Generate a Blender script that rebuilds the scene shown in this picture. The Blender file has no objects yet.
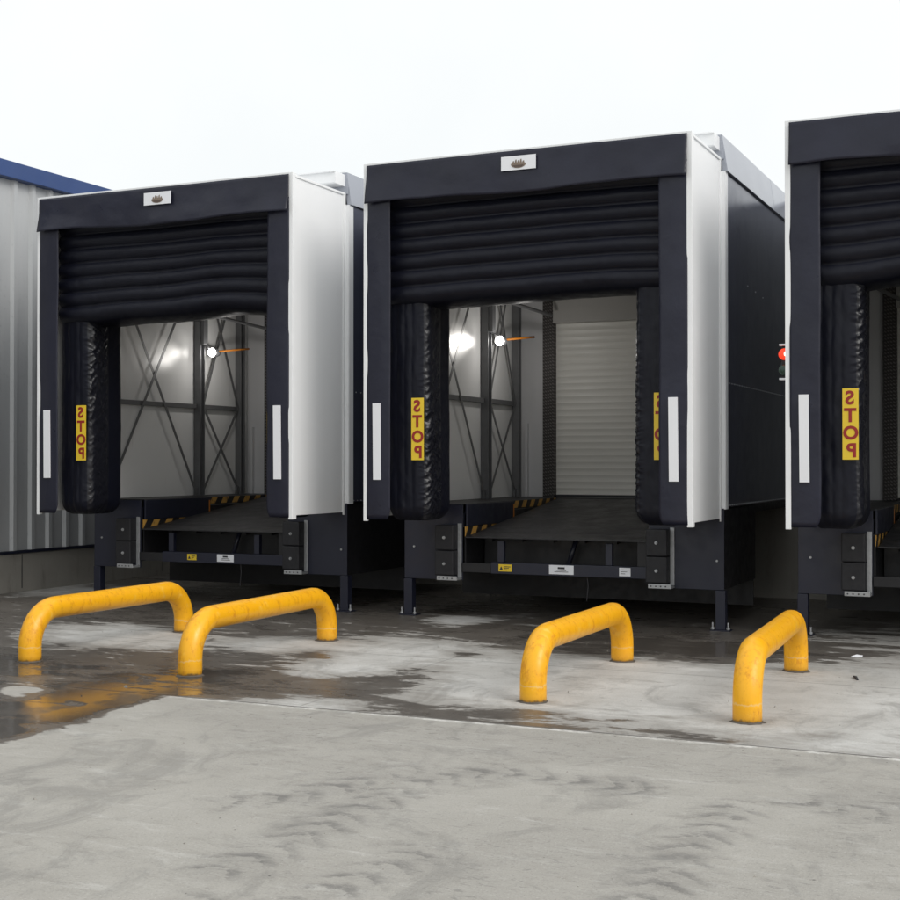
import bpy, bmesh, math, random
from mathutils import Vector, noise
R = math.radians
C = bpy.context.scene
COL = C.collection
random.seed(7)

# ------------------------------------------------------------------ materials
def nt(name):
    m = bpy.data.materials.new(name); m.use_nodes = True
    t = m.node_tree; b = t.nodes['Principled BSDF']
    return m, t, b

def N(t, typ, **kw):
    n = t.nodes.new(typ)
    for k, v in kw.items():
        if k in ('operation', 'blend_type', 'data_type', 'noise_dimensions', 'feature', 'wave_type', 'bands_direction', 'attribute_name', 'interpolation_type', 'clamp', 'clamp_factor', 'distance', 'sky_type', 'noise_type', 'normalize', 'vector_type'):
            setattr(n, k, v)
        else:
            n.inputs[k].default_value = v
    return n

def val(t, x, inp):
    if hasattr(x, 'is_output'): t.links.new(x, inp)
    else: inp.default_value = x

def mth(t, op, a, b=0.0, c=None):
    n = t.nodes.new('ShaderNodeMath'); n.operation = op
    val(t, a, n.inputs[0]); val(t, b, n.inputs[1])
    if c is not None: val(t, c, n.inputs[2])
    return n.outputs[0]

def ss(t, x, a, b, o0=0.0, o1=1.0):
    n = t.nodes.new('ShaderNodeMapRange'); n.interpolation_type = 'SMOOTHSTEP'
    val(t, x, n.inputs[0]); n.inputs[1].default_value = a; n.inputs[2].default_value = b
    n.inputs[3].default_value = o0; n.inputs[4].default_value = o1
    return n.outputs[0]

def mixc(t, f, a, b, blend='MIX'):
    n = t.nodes.new('ShaderNodeMix'); n.data_type = 'RGBA'; n.blend_type = blend
    val(t, f, n.inputs[0])
    for x, i in ((a, 6), (b, 7)):
        if hasattr(x, 'is_output'): t.links.new(x, n.inputs[i])
        else: n.inputs[i].default_value = (*x, 1) if len(x) == 3 else x
    return n.outputs[2]

def coords(t, scale=(1, 1, 1), world=False):
    if world:
        g = t.nodes.new('ShaderNodeNewGeometry').outputs['Position']
    else:
        g = t.nodes.new('ShaderNodeTexCoord').outputs['Object']
    m = t.nodes.new('ShaderNodeMapping'); m.inputs['Scale'].default_value = scale
    t.links.new(g, m.inputs[0])
    return m.outputs[0]

def noi(t, vec, scale, detail=4, rough=.55, dist=0):
    n = t.nodes.new('ShaderNodeTexNoise')
    t.links.new(vec, n.inputs['Vector'])
    n.inputs['Scale'].default_value = scale; n.inputs['Detail'].default_value = detail
    n.inputs['Roughness'].default_value = rough; n.inputs['Distortion'].default_value = dist
    return n.outputs['Fac']

def bump(t, b, h, strength=.3, dist=.01):
    n = t.nodes.new('ShaderNodeBump')
    n.inputs['Strength'].default_value = strength; n.inputs['Distance'].default_value = dist
    t.links.new(h, n.inputs['Height']); t.links.new(n.outputs[0], b.inputs['Normal'])

def simple(name, col, rough=.5, metal=0, var=.12, vscale=3, rvar=.08, stretch=(1, 1, 1), bmp=0, bscale=60, spec=.5, bdist=.003):
    m, t, b = nt(name)
    v = coords(t, stretch, world=True)
    n1 = noi(t, v, vscale, 6, .6)
    c = mixc(t, n1, tuple(x*(1-var) for x in col), tuple(min(1, x*(1+var)) for x in col))
    t.links.new(c, b.inputs['Base Color'])
    n2 = noi(t, v, vscale*2.3, 5, .6)
    t.links.new(ss(t, n2, .25, .75, max(.02, rough-rvar), rough+rvar), b.inputs['Roughness'])
    b.inputs['Metallic'].default_value = metal
    b.inputs['Specular IOR Level'].default_value = spec
    if bmp:
        bump(t, b, noi(t, coords(t, world=True), bscale, 4), bmp, bdist)
    return m

M = {}
M['fabric'] = simple('black_pvc_fabric', (.0095, .0105, .024), .38, var=.4, vscale=1.6, rvar=.12, bmp=.45, bscale=2.6, bdist=.03, spec=.42)
M['bag'] = simple('black_bag_fabric', (.0038, .0045, .011), .48, var=.3, vscale=5, rvar=.08, bmp=.3, bscale=6, bdist=.008, spec=.28)
M['bagshiny'] = simple('black_bag_vinyl', (.006, .0065, .011), .34, var=.3, vscale=5, rvar=.08, bmp=.35, bscale=30, bdist=.006, spec=.5)
M['bagside'] = simple('black_bag_rear', (.006, .006, .009), .5, var=.3, vscale=5)
M['darkmetal'] = simple('dark_blue_painted_steel', (.013, .015, .030), .40, var=.2, vscale=3, rvar=.1, bmp=.15, bscale=5, bdist=.01)
M['black'] = simple('black_steel', (.012, .012, .014), .5, var=.3, vscale=5)
M['rubber'] = simple('black_rubber', (.014, .014, .017), .62, var=.3, vscale=9, bmp=.3, bscale=50)
M['alu'] = simple('white_aluminium_trim', (.86, .87, .88), .35, metal=.0, var=.04, vscale=6)
M['galv'] = simple('galvanised_steel', (.42, .43, .44), .42, metal=.5, var=.3, vscale=25)
M['white'] = simple('white_vinyl', (.82, .83, .86), .4, var=.03)
M['yellowlabel'] = simple('yellow_vinyl', (.80, .56, .03), .4, var=.05)
M['red'] = simple('dark_red_vinyl', (.30, .012, .01), .4, var=.05)
M['ink'] = simple('black_ink', (.03, .03, .035), .5, var=.05)
M['bronze'] = simple('bronze_ink', (.22, .17, .13), .5, var=.25, vscale=40)
M['bronzedark'] = simple('dark_bronze_ink', (.10, .07, .055), .5, var=.25, vscale=40)
M['blue'] = simple('blue_roof_sheet', (.035, .075, .22), .42, var=.12, vscale=2)
M['steelgrey'] = simple('grey_steel_section', (.17, .172, .178), .45, metal=.3, var=.2, vscale=8)
M['innergrey'] = simple('grey_inner_wall_sheet', (.72, .72, .73), .45, var=.06)
M['orange'] = simple('orange_arm_paint', (.65, .22, .02), .5, var=.1)

def panel_silver():
    m, t, b = nt('silver_sandwich_panel')
    v = coords(t, (1, 1, .35), world=True)
    n1 = noi(t, v, 2.2, 5)
    t.links.new(mixc(t, n1, (.85, .86, .87), (.89, .895, .905)), b.inputs['Base Color'])
    b.inputs['Metallic'].default_value = .0
    b.inputs['Specular IOR Level'].default_value = .3
    t.links.new(ss(t, n1, .3, .7, .34, .46), b.inputs['Roughness'])
    z = N(t, 'ShaderNodeTexNoise'); z.inputs['Scale'].default_value = 1.4
    t.links.new(v, z.inputs['Vector'])
    bump(t, b, z.outputs['Fac'], .12, .02)
    return m
M['silver'] = panel_silver()

def glossdark():
    m, t, b = nt('glossy_dark_cladding')
    v = coords(t, (1, 1, 1), world=True)
    n1 = noi(t, v, 1.3, 5)
    t.links.new(mixc(t, n1, (.075, .080, .118), (.088, .094, .135)), b.inputs['Base Color'])
    n2 = noi(t, v, 6, 6, .65)
    t.links.new(ss(t, n2, .3, .7, .19, .23), b.inputs['Roughness'])
    b.inputs['Metallic'].default_value = .4
    b.inputs['Specular IOR Level'].default_value = .8
    bump(t, b, noi(t, v, 1.6, 3), .12, .03)
    return m
M['gloss'] = glossdark()
M['flash'] = simple('pale_grey_flashing', (.36, .38, .43), .22, metal=.2, var=.03, vscale=1, rvar=.04)

def corr_mat(name, c0, c1, metal=.35):
    m, t, b = nt(name)
    v = coords(t, (1, 1, .12), world=True)
    n1 = noi(t, v, 5, 6, .65)
    n2 = noi(t, coords(t, (1, 1, 1), world=True), 14, 5, .7)
    c = mixc(t, n1, c0, c1)
    c = mixc(t, ss(t, n2, .55, .8, 0, .35), c, tuple(x*.55 for x in c0))
    t.links.new(c, b.inputs['Base Color'])
    b.inputs['Metallic'].default_value = metal
    t.links.new(ss(t, n1, .3, .7, .33, .5), b.inputs['Roughness'])
    return m
M['zinc'] = corr_mat('zinc_cladding', (.40, .415, .425), (.52, .525, .53), .12)
M['zincdark'] = corr_mat('grey_cladding', (.25, .26, .27), (.33, .34, .35))

def inner_white():
    m, t, b = nt('white_inner_panel')
    v = coords(t, (1, 1, 1), world=True)
    n1 = noi(t, v, 1.5, 5)
    c = mixc(t, n1, (.86, .86, .85), (.90, .90, .89))
    n2 = noi(t, coords(t, (1, 1, .25), world=True), 7, 6, .7)
    c = mixc(t, ss(t, n2, .6, .8, 0, .3), c, (.42, .40, .37))
    t.links.new(c, b.inputs['Base Color'])
    b.inputs['Roughness'].default_value = .3
    return m
M['inner'] = inner_white()
M['roller'] = simple('off_white_roller_slat', (.78, .77, .72), .4, var=.05, vscale=2)
M['rollerbox'] = simple('grey_roller_housing', (.40, .39, .37), .45, var=.08, vscale=2)

def concrete_wall():
    m, t, b = nt('stained_concrete_wall')
    v = coords(t, (1, 1, 1), world=True)
    n1 = noi(t, v, 2.0, 7, .65); n2 = noi(t, coords(t, (1, 1, .2), world=True), 5, 6, .7)
    c = mixc(t, n1, (.24, .225, .20), (.36, .345, .31))
    c = mixc(t, ss(t, n2, .5, .75, 0, .6), c, (.12, .11, .10))
    t.links.new(c, b.inputs['Base Color']); b.inputs['Roughness'].default_value = .85
    bump(t, b, noi(t, v, 40, 5, .7), .35, .006)
    return m
M['concwall'] = concrete_wall()
M['grime'] = simple('dark_grimy_grout', (.10, .085, .07), .8, var=.5, vscale=20, bmp=.5, bscale=60)

def deck_mat():
    m, t, b = nt('black_checker_deck')
    v = coords(t, (1, 1, 1), world=True)
    n1 = noi(t, v, 3, 7, .7)
    c = mixc(t, n1, (.010, .010, .012), (.022, .0215, .024))
    n2 = noi(t, v, 22, 5, .8)
    c = mixc(t, ss(t, n2, .62, .75, 0, .5), c, (.10, .095, .09))
    t.links.new(c, b.inputs['Base Color'])
    t.links.new(ss(t, n1, .3, .7, .38, .62), b.inputs['Roughness'])
    vo = N(t, 'ShaderNodeTexVoronoi'); vo.inputs['Scale'].default_value = 28
    t.links.new(v, vo.inputs['Vector'])
    bump(t, b, vo.outputs['Distance'], .4, .004)
    return m
M['deck'] = deck_mat()

def tread_mat():
    # raised chevron tread pressed into dark metal strip
    m, t, b = nt('tread_plate_strip')
    v = coords(t, (1, 1, 1), world=True)
    sep = t.nodes.new('ShaderNodeSeparateXYZ'); t.links.new(v, sep.inputs[0])
    a = mth(t, 'SINE', mth(t, 'MULTIPLY', mth(t, 'ADD', sep.outputs[2], mth(t, 'MULTIPLY', sep.outputs[0], .5)), 150))
    c = mth(t, 'SINE', mth(t, 'MULTIPLY', sep.outputs[0], 95))
    h = ss(t, mth(t, 'MULTIPLY', a, c), .0, .6)
    t.links.new(mixc(t, h, (.055, .05, .048), (.16, .15, .145)), b.inputs['Base Color'])
    b.inputs['Metallic'].default_value = .4; b.inputs['Roughness'].default_value = .45
    bump(t, b, h, .6, .004)
    return m
M['tread'] = tread_mat()

def hazard_mat():
    m, t, b = nt('hazard_stripe_paint')
    v = coords(t, (1, 1, 1), world=True)
    sep = t.nodes.new('ShaderNodeSeparateXYZ'); t.links.new(v, sep.inputs[0])
    u = mth(t, 'ADD', sep.outputs[1], mth(t, 'MULTIPLY', sep.outputs[2], -.8))
    f = mth(t, 'FRACT', mth(t, 'DIVIDE', u, .26))
    s = ss(t, mth(t, 'ABSOLUTE', mth(t, 'SUBTRACT', f, .5)), .235, .25)
    n = ss(t, noi(t, v, 18, 5, .7), .52, .68, 0, .7)
    c = mixc(t, s, (.60, .33, .07), (.015, .014, .014))
    c = mixc(t, n, c, (.05, .04, .035))
    t.links.new(c, b.inputs['Base Color']); b.inputs['Roughness'].default_value = .55
    return m
M['hazard'] = hazard_mat()

def yellow_paint():
    m, t, b = nt('yellow_gloss_paint_worn')
    v = coords(t, (1, 1, 1), world=True)
    n1 = noi(t, v, 4, 6, .65)
    c = mixc(t, n1, (.86, .38, .004), (.96, .50, .010))
    n2 = noi(t, coords(t, (1, 1, .5), world=True), 16, 8, .75)
    c = mixc(t, ss(t, n2, .50, .66, 0, .75), c, (.62, .23, .006))
    n4 = noi(t, coords(t, (1, 1, .6), world=True), 9, 7, .75, .5)
    c = mixc(t, ss(t, n4, .55, .70, 0, .55), c, (.95, .62, .12))
    n5 = noi(t, coords(t, (8, 1.2, 5), world=True), 7, 5, .7, .5)
    c = mixc(t, ss(t, n5, .67, .74, 0, .45), c, (.35, .17, .04))
    n3 = noi(t, v, 45, 6, .75)
    c = mixc(t, ss(t, n3, .63, .72, 0, .8), c, (.28, .13, .03))
    sep = t.nodes.new('ShaderNodeSeparateXYZ'); t.links.new(v, sep.inputs[0])
    # grime and chipped paint at the foot of the posts
    zz = mth(t, 'ADD', mth(t, 'SUBTRACT', sep.outputs[2], -.035), mth(t, 'MULTIPLY', mth(t, 'SUBTRACT', n2, .5), .09))
    c = mixc(t, ss(t, zz, .006, .03, .95, 0), c, (.07, .055, .04))
    c = mixc(t, ss(t, zz, .02, .12, .30, 0), c, (.45, .24, .05))
    # faded and scuffed weld ring
    ring = ss(t, mth(t, 'ABSOLUTE', mth(t, 'SUBTRACT', zz, .12)), .003, .007, .6, 0)
    c = mixc(t, ring, c, (.80, .55, .22))
    t.links.new(c, b.inputs['Base Color'])
    t.links.new(ss(t, n2, .3, .7, .28, .48), b.inputs['Roughness'])
    bump(t, b, n2, .25, .004)
    return m
M['yellow'] = yellow_paint()

def emis(name, col, s):
    m, t, b = nt(name)
    b.inputs['Base Color'].default_value = (*col, 1)
    b.inputs['Emission Color'].default_value = (*col, 1); b.inputs['Emission Strength'].default_value = s
    return m
M['bulb'] = emis('lit_lamp_face', (1, .97, .92), 22)
M['redlamp'] = emis('lit_red_lens', (.9, .05, .015), .8)
M['greenoff'] = simple('unlit_green_lens', (.02, .05, .035), .2, var=.05)

# ------------------------------------------------------------------ mesh helpers
class MB:
    def __init__(s): s.v = []; s.f = []
    def add(s, vs, fs):
        o = len(s.v); s.v += [tuple(p) for p in vs]; s.f += [tuple(i+o for i in f) for f in fs]; return s
    def box(s, x0, x1, y0, y1, z0, z1):
        vs = [(x, y, z) for x in (x0, x1) for y in (y0, y1) for z in (z0, z1)]
        return s.add(vs, [(0, 1, 3, 2), (4, 6, 7, 5), (0, 4, 5, 1), (2, 3, 7, 6), (0, 2, 6, 4), (1, 5, 7, 3)])
    def hexa(s, lo, hi):   # two quads of four points
        return s.add(list(lo)+list(hi), [(3, 2, 1, 0), (4, 5, 6, 7), (0, 1, 5, 4), (1, 2, 6, 5), (2, 3, 7, 6), (3, 0, 4, 7)])
    def tube(s, pts, r, n=14, cap=True):
        pts = [Vector(p) for p in pts]; rings = []
        d0 = (pts[1]-pts[0]).normalized()
        up = Vector((0, 0, 1)) if abs(d0.z) < .9 else Vector((1, 0, 0))
        x = d0.cross(up).normalized()
        for i, p in enumerate(pts):
            d = (pts[min(i+1, len(pts)-1)]-pts[max(i-1, 0)]).normalized()
            x = (x - d*x.dot(d)).normalized(); y = d.cross(x)
            rr = r[i] if isinstance(r, (list, tuple)) else r
            rings.append([p + (x*math.cos(a)+y*math.sin(a))*rr for a in [2*math.pi*k/n for k in range(n)]])
        vs = [q for ring in rings for q in ring]; fs = []
        for i in range(len(rings)-1):
            for k in range(n):
                fs.append((i*n+k, i*n+(k+1) % n, (i+1)*n+(k+1) % n, (i+1)*n+k))
        if cap:
            fs.append(tuple(reversed(range(n)))); fs.append(tuple((len(rings)-1)*n+k for k in range(n)))
        return s.add(vs, fs)
    def bar(s, a, b, w, th, nrm):   # flat bar from a to b, width w in-plane, thickness th along nrm
        a = Vector(a); b = Vector(b); d = (b-a).normalized(); nrm = Vector(nrm).normalized()
        sd = d.cross(nrm).normalized()*w/2; nn = nrm*th/2
        return s.hexa([a-sd-nn, a+sd-nn, a+sd+nn, a-sd+nn], [b-sd-nn, b+sd-nn, b+sd+nn, b-sd+nn])
    def grid(s, fn, nu, nv, closed=False):
        vs = [fn(i/(nu-1), j/(nv-1)) for j in range(nv) for i in range(nu)]
        fs = [(j*nu+i, j*nu+i+1, (j+1)*nu+i+1, (j+1)*nu+i) for j in range(nv-1) for i in range(nu-1)]
        return s.add(vs, fs)
    def build(s, name, mat, parent=None, bev=0, smooth=False, solid=0, segs=2):
        me = bpy.data.meshes.new(name); me.from_pydata(s.v, [], s.f); me.update()
        bm = bmesh.new(); bm.from_mesh(me); bmesh.ops.recalc_face_normals(bm, faces=bm.faces); bm.to_mesh(me); bm.free()
        if mat: me.materials.append(mat)
        o = bpy.data.objects.new(name, me); COL.objects.link(o)
        if parent: o.parent = parent
        if smooth: me.polygons.foreach_set('use_smooth', [True]*len(me.polygons))
        if solid:
            m = o.modifiers.new('Solid', 'SOLIDIFY'); m.thickness = solid; m.offset = 0
        if bev:
            m = o.modifiers.new('Bevel', 'BEVEL'); m.width = bev; m.segments = segs; m.limit_method = 'ANGLE'; m.angle_limit = R(40)
        return o

def tag(o, label=None, cat=None, group=None, kind=None):
    for k, v in (('label', label), ('category', cat), ('group', group), ('kind', kind)):
        if v: o[k] = v
    return o
def empty(name, loc):
    o = bpy.data.objects.new(name, None); COL.objects.link(o); o.location = loc; o.empty_display_size = .2
    return o

_fonts = {}
def letter(ch, h, mat, name, parent, x, y, z, mirror=False, bold=.012, squash=1.0):
    """one flat extruded letter, standing in the XZ plane, facing -Y, centred on x,z"""
    cu = bpy.data.curves.new('t', 'FONT'); cu.body = ch; cu.size = 1; cu.extrude = .0; cu.offset = bold; cu.resolution_u = 4
    ob = bpy.data.objects.new('t', cu); COL.objects.link(ob)
    dg = bpy.context.evaluated_depsgraph_get(); dg.update()
    me = bpy.data.meshes.new_from_object(ob.evaluated_get(dg)); bpy.data.objects.remove(ob)
    vs = [v.co.copy() for v in me.vertices]
    x0 = min(v.x for v in vs); x1 = max(v.x for v in vs); y0 = min(v.y for v in vs); y1 = max(v.y for v in vs)
    k = h/(y1-y0); mx = -1 if mirror else 1
    b = MB()
    P = [((v.x-(x0+x1)/2)*k*mx*squash+x, y, (v.y-(y0+y1)/2)*k+z) for v in vs]
    F = [tuple(p.vertices) for p in me.polygons]
    b.add(P, F)
    return b

# ------------------------------------------------------------------ ground
def px(u, v, H=1.665):
    """where a point of the yard seen in the photograph lies, for surveying the puddles"""
    Z = 1362*H/(v-463.0); X = (u-450)*Z/1362
    dX, dZ = X+.867, Z-13.89
    return (.909*dX-.416*dZ, .413*dX+.91*dZ)

# puddle survey: (u, v, ru, rv, amount) wet > 0, dry < 0
SURV = [
 (110, 636, 62, 9, -1.0), (160, 641, 35, 7, -.6), (283, 645, 50, 6, -1.0), (462, 620, 26, 4, -.9), (410, 652, 80, 12, -.95), (340, 668, 50, 8, -.7),
 (458, 654, 28, 4.5, .7), (375, 686, 80, 10, .12), (20, 668, 60, 12, .5), (200, 676, 50, 8, .5), (318, 655, 22, 7, .6), (150, 615, 90, 8, .2), (420, 605, 90, 8, .2),
 (560, 680, 80, 20, -1.0), (640, 690, 80, 26, -1.0), (780, 700, 90, 38, -1.0), (880, 700, 80, 50, -1.0), (590, 668, 50, 7, -.7), (500, 680, 40, 18, -.8), (450, 692, 50, 10, -.4),
 (700, 702, 38, 9, .55), (735, 690, 22, 6, .5), (700, 652, 170, 11, .75), (850, 662, 90, 10, .6), (600, 640, 120, 9, .3), (655, 690, 30, 5, .4), (590, 684, 24, 5, .35), (820, 735, 60, 7, .35), (790, 675, 22, 5, .35), (530, 705, 26, 5, .35),
 (25, 690, 26, 7, -1.0), (45, 725, 18, 4, -.5), (110, 692, 110, 14, .62), (70, 722, 80, 14, .42), (75, 705, 14, 4, -.35), (150, 712, 30, 4, -.4), (60, 678, 30, 3, -.35),
 (60, 590, 60, 5, -.45), (30, 583, 40, 4, -.4),
 (260, 708, 90, 8, -.8),
]
GZ = -.035
PSURV = []
for (u, v, ru, rv, a) in SURV:
    c = px(u, v)
    PSURV.append((u, v, ru, rv, a))
def img(x, y):
    """inverse of px for a ground point (only used to look the survey up)"""
    X = -.867+.909*x+.413*y; Z = 13.89-.416*x+.91*y
    if Z < 3: return None
    return 450+1362*X/Z, 463+1362*1.665/Z
def wetness(x, y):
    q = img(x, y)
    if y > -4.23: w = .62
    else: w = .05
    if q is None or not (-200 < q[0] < 1100): return w*.8
    u, v = q
    # the foreground slab is wet only in its left corner
    if y <= -4.23:
        edge = 745-(u*.30)
        w = .85 if v < edge else .05
        w = .05 + .8*max(0, min(1, (edge-v)/10+.5)) * max(0, min(1, (215-u)/30))
    for (cu, cv, ru, rv, a) in SURV:
        d = ((u-cu)/ru)**2+((v-cv)/rv)**2
        if d < 6: w += a*math.exp(-d*.9)*(1 if a < 0 else .7)
    return max(-.3, min(1.3, w))

TRACKS = [[(215, 870), (300, 838), (350, 812), (410, 786), (480, 772), (560, 778), (640, 790)],
          [(200, 905), (290, 905), (360, 880), (420, 850)],
          [(230, 800), (300, 795), (360, 780), (420, 765)],
          [(800, 800), (850, 812), (905, 800)],
          [(640, 900), (690, 850), (740, 800)]]
TRK = []
for tr in TRACKS:
    P = [Vector(px(*p)) for p in tr]; out = []; L = 0
    for i in range(len(P)-1):
        for k in range(12):
            f = k/12.0
            p0 = P[max(0, i-1)]; p1 = P[i]; p2 = P[i+1]; p3 = P[min(len(P)-1, i+2)]
            q = .5*((2*p1)+(p2-p0)*f+(2*p0-5*p1+4*p2-p3)*f*f+(3*p1-p0-3*p2+p3)*f*f*f)
            if out: L += (q-out[-1][0]).length
            out.append((q, L))
    TRK.append(out)
def track(x, y):
    p = Vector((x, y)); best = (9, 0, 0)
    for ti, out in enumerate(TRK):
        for i in range(len(out)-1):
            a, la = out[i]
            d = (p-a).length
            if d < best[0]:
                b = out[i+1][0]; side = (b-a).x*(p-a).y-(b-a).y*(p-a).x
                best = (d, la+(p-a).dot((b-a).normalized()), 1 if side > 0 else -1)
    return best

def lines(lo, hi, step, far):
    a = []; x = lo
    while x <= hi+1e-6: a.append(x); x += step
    s = step; x = a[-1]; right = []
    while x < far: s *= 1.5; x += s; right.append(x)
    s = step; x = a[0]; left = []
    while x > -far: s *= 1.5; x -= s; left.append(x)
    return left[::-1]+a+right
xs = lines(-8.0, 8.0, .05, 400); ys = lines(-9.5, 5.2, .05, 400)
gv = [(x, y, 0) for y in ys for x in xs]; nx = len(xs)
gf = [(j*nx+i, j*nx+i+1, (j+1)*nx+i+1, (j+1)*nx+i) for j in range(len(ys)-1) for i in range(nx-1)]
gm = bpy.data.meshes.new('ground'); gm.from_pydata(gv, [], gf); gm.update()
wa = gm.attributes.new('wet', 'FLOAT', 'POINT'); ta = gm.attributes.new('trackd', 'FLOAT', 'POINT'); tl = gm.attributes.new('trackl', 'FLOAT', 'POINT')
W = []; D = []; Lk = []
for (x, y, z) in gv:
    W.append(wetness(x, y))
    if -9.6 < y < -4.2 and -3 < x < 8.1:
        d, l, sd = track(x, y); D.append(min(d, 2)); Lk.append(l)
    else: D.append(2); Lk.append(0)
wa.data.foreach_set('value', W); ta.data.foreach_set('value', D); tl.data.foreach_set('value', Lk)

def ground_mat():
    m, t, b = nt('yard_concrete')
    v = coords(t, (1, 1, 1), world=True)
    sep = t.nodes.new('ShaderNodeSeparateXYZ'); t.links.new(v, sep.inputs[0])
    X, Y = sep.outputs[0], sep.outputs[1]
    at = lambda n: N(t, 'ShaderNodeAttribute', attribute_name=n).outputs['Fac']
    big = noi(t, v, .55, 3, .6); mid = noi(t, v, 2.6, 6, .68); fine = noi(t, v, 14, 6, .72); grit = noi(t, v, 85, 3, .75)
    # wetness with ragged outline, streaked along the slab joint
    vs = coords(t, (.6, 1.8, 1), world=True)
    rag = noi(t, vs, 2.4, 8, .70, .5)
    w = mth(t, 'ADD', at('wet'), mth(t, 'MULTIPLY', mth(t, 'SUBTRACT', rag, .5), 1.5))
    w = mth(t, 'ADD', w, mth(t, 'MULTIPLY', mth(t, 'SUBTRACT', fine, .5), .42))
    damp = ss(t, w, .37, .52); pud = ss(t, w, .70, .88)
    # dry concrete: pale laitance behind the joint, warmer floated slab in front
    front = ss(t, mth(t, 'ADD', Y, mth(t, 'MULTIPLY', mth(t, 'SUBTRACT', fine, .5), .01)), -4.235, -4.225)
    cb = mixc(t, mid, (.44, .432, .41), (.74, .735, .715))
    cf = mixc(t, mid, (.33, .312, .28), (.47, .452, .415))
    c = mixc(t, front, cf, cb)
    c = mixc(t, ss(t, big, .40, .66, 0, .45), c, (.30, .285, .26))
    blot = noi(t, coords(t, (.7, 1.5, 1), world=True), 4.2, 9, .75, .4)
    c = mixc(t, ss(t, blot, .52, .70, 0, .5), c, (.24, .225, .20))
    lite = noi(t, coords(t, (.5, 1.7, 1), world=True), 3.1, 7, .75, .3)
    c = mixc(t, ss(t, lite, .54, .68, 0, .35), c, (.60, .59, .56))
    c = mixc(t, ss(t, fine, .55, .8, 0, .35), c, (.58, .57, .55))
    c = mixc(t, ss(t, grit, .56, .68, 0, .55), c, (.20, .19, .17))
    c = mixc(t, ss(t, grit, .42, .30, 0, .45), c, (.66, .65, .62))
    scr = noi(t, coords(t, (.5, 9, 1), world=True), 6, 6, .75, .6)
    c = mixc(t, ss(t, scr, .60, .70, 0, .4), c, (.20, .19, .175))
    # tyre marks: wide smudge broken into slanting lug prints
    d = at('trackd'); l = at('trackl')
    dn = mth(t, 'ADD', d, mth(t, 'MULTIPLY', mth(t, 'SUBTRACT', mid, .5), .35))
    saw = mth(t, 'FRACT', mth(t, 'DIVIDE', mth(t, 'ADD', l, mth(t, 'ADD', mth(t, 'MULTIPLY', d, .9), mth(t, 'MULTIPLY', mth(t, 'ADD', mid, fine), .13))), .19))
    lugm = mth(t, 'MULTIPLY', ss(t, saw, 0, .06), ss(t, saw, .22, .60, 1, 0))
    tm = mth(t, 'MULTIPLY', ss(t, dn, .02, .27, 1, 0), mth(t, 'ADD', mth(t, 'MULTIPLY', lugm, .52), .22))
    tm = mth(t, 'MULTIPLY', tm, ss(t, mth(t, 'ADD', blot, mth(t, 'MULTIPLY', fine, .5)), .60, .86, .05, 1))
    c = mixc(t, tm, c, (.13, .125, .12))
    # short scuffed strokes left by turning tyres
    sc = noi(t, coords(t, (2.2, 5.5, 1), world=True), 3.2, 5, .72, 1.6)
    scm = mth(t, 'MULTIPLY', ss(t, sc, .56, .64), ss(t, big, .42, .60))
    c = mixc(t, mth(t, 'MULTIPLY', scm, mth(t, 'SUBTRACT', .5, mth(t, 'MULTIPLY', front, .3))), c, (.17, .165, .155))
    # broad traffic smudges
    sm = noi(t, coords(t, (1.6, .9, 1), world=True), 1.1, 7, .7, 1.2)
    c = mixc(t, ss(t, sm, .50, .66, 0, .45), c, (.205, .198, .185))
    # wet concrete is darker and brownish
    wetc = mixc(t, mid, (.066, .057, .049), (.175, .156, .137))
    wetc = mixc(t, ss(t, blot, .5, .72, 0, .5), wetc, (.035, .031, .028))
    drying = mth(t, 'MULTIPLY', ss(t, mth(t, 'ADD', w, mth(t, 'MULTIPLY', mth(t, 'SUBTRACT', blot, .5), .5)), -.12, .36), .5)
    c = mixc(t, mth(t, 'MULTIPLY', drying, front), c, (.20, .18, .155))
    c = mixc(t, damp, c, wetc)
    c = mixc(t, mth(t, 'MULTIPLY', pud, .45), c, (.05, .042, .035))
    # joints: groove with white bloom on its yard side
    jn = mth(t, 'MULTIPLY', mth(t, 'SUBTRACT', mid, .5), .012)
    yj = mth(t, 'ABSOLUTE', mth(t, 'ADD', mth(t, 'ADD', Y, 4.23), jn))
    yb = mth(t, 'ABSOLUTE', mth(t, 'ADD', mth(t, 'ADD', Y, 4.262), jn))
    bloom = mth(t, 'MULTIPLY', ss(t, yb, .018, .046, 1, 0), ss(t, mth(t, 'ADD', mth(t, 'ADD', mth(t, 'MULTIPLY', fine, .7), mth(t, 'MULTIPLY', mid, .5)), mth(t, 'MULTIPLY', rag, .3)), .66, .92))
    bloom = mth(t, 'MULTIPLY', bloom, mth(t, 'SUBTRACT', 1, mth(t, 'MULTIPLY', pud, .9)))
    c = mixc(t, mth(t, 'MULTIPLY', bloom, .9), c, (.74, .73, .70))
    groove = ss(t, yj, .007, .017, 1, 0)
    g2 = ss(t, mth(t, 'ABSOLUTE', mth(t, 'ADD', mth(t, 'SUBTRACT', X, 1.75), jn)), .004, .010, 1, 0)
    g2 = mth(t, 'MULTIPLY', g2, ss(t, Y, -4.22, -4.2, 0, .35))
    g3 = ss(t, mth(t, 'ABSOLUTE', mth(t, 'ADD', mth(t, 'ADD', Y, 1.75), jn)), .004, .012, 1, 0)
    g3 = mth(t, 'MULTIPLY', g3, .5)
    gg = mth(t, 'MAXIMUM', mth(t, 'MAXIMUM', mth(t, 'MULTIPLY', groove, .75), g2), g3)
    c = mixc(t, gg, c, (.05, .045, .04))
    # dark specks of litter and oil
    vo = N(t, 'ShaderNodeTexVoronoi'); vo.inputs['Scale'].default_value = 5.5; t.links.new(v, vo.inputs['Vector'])
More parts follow.
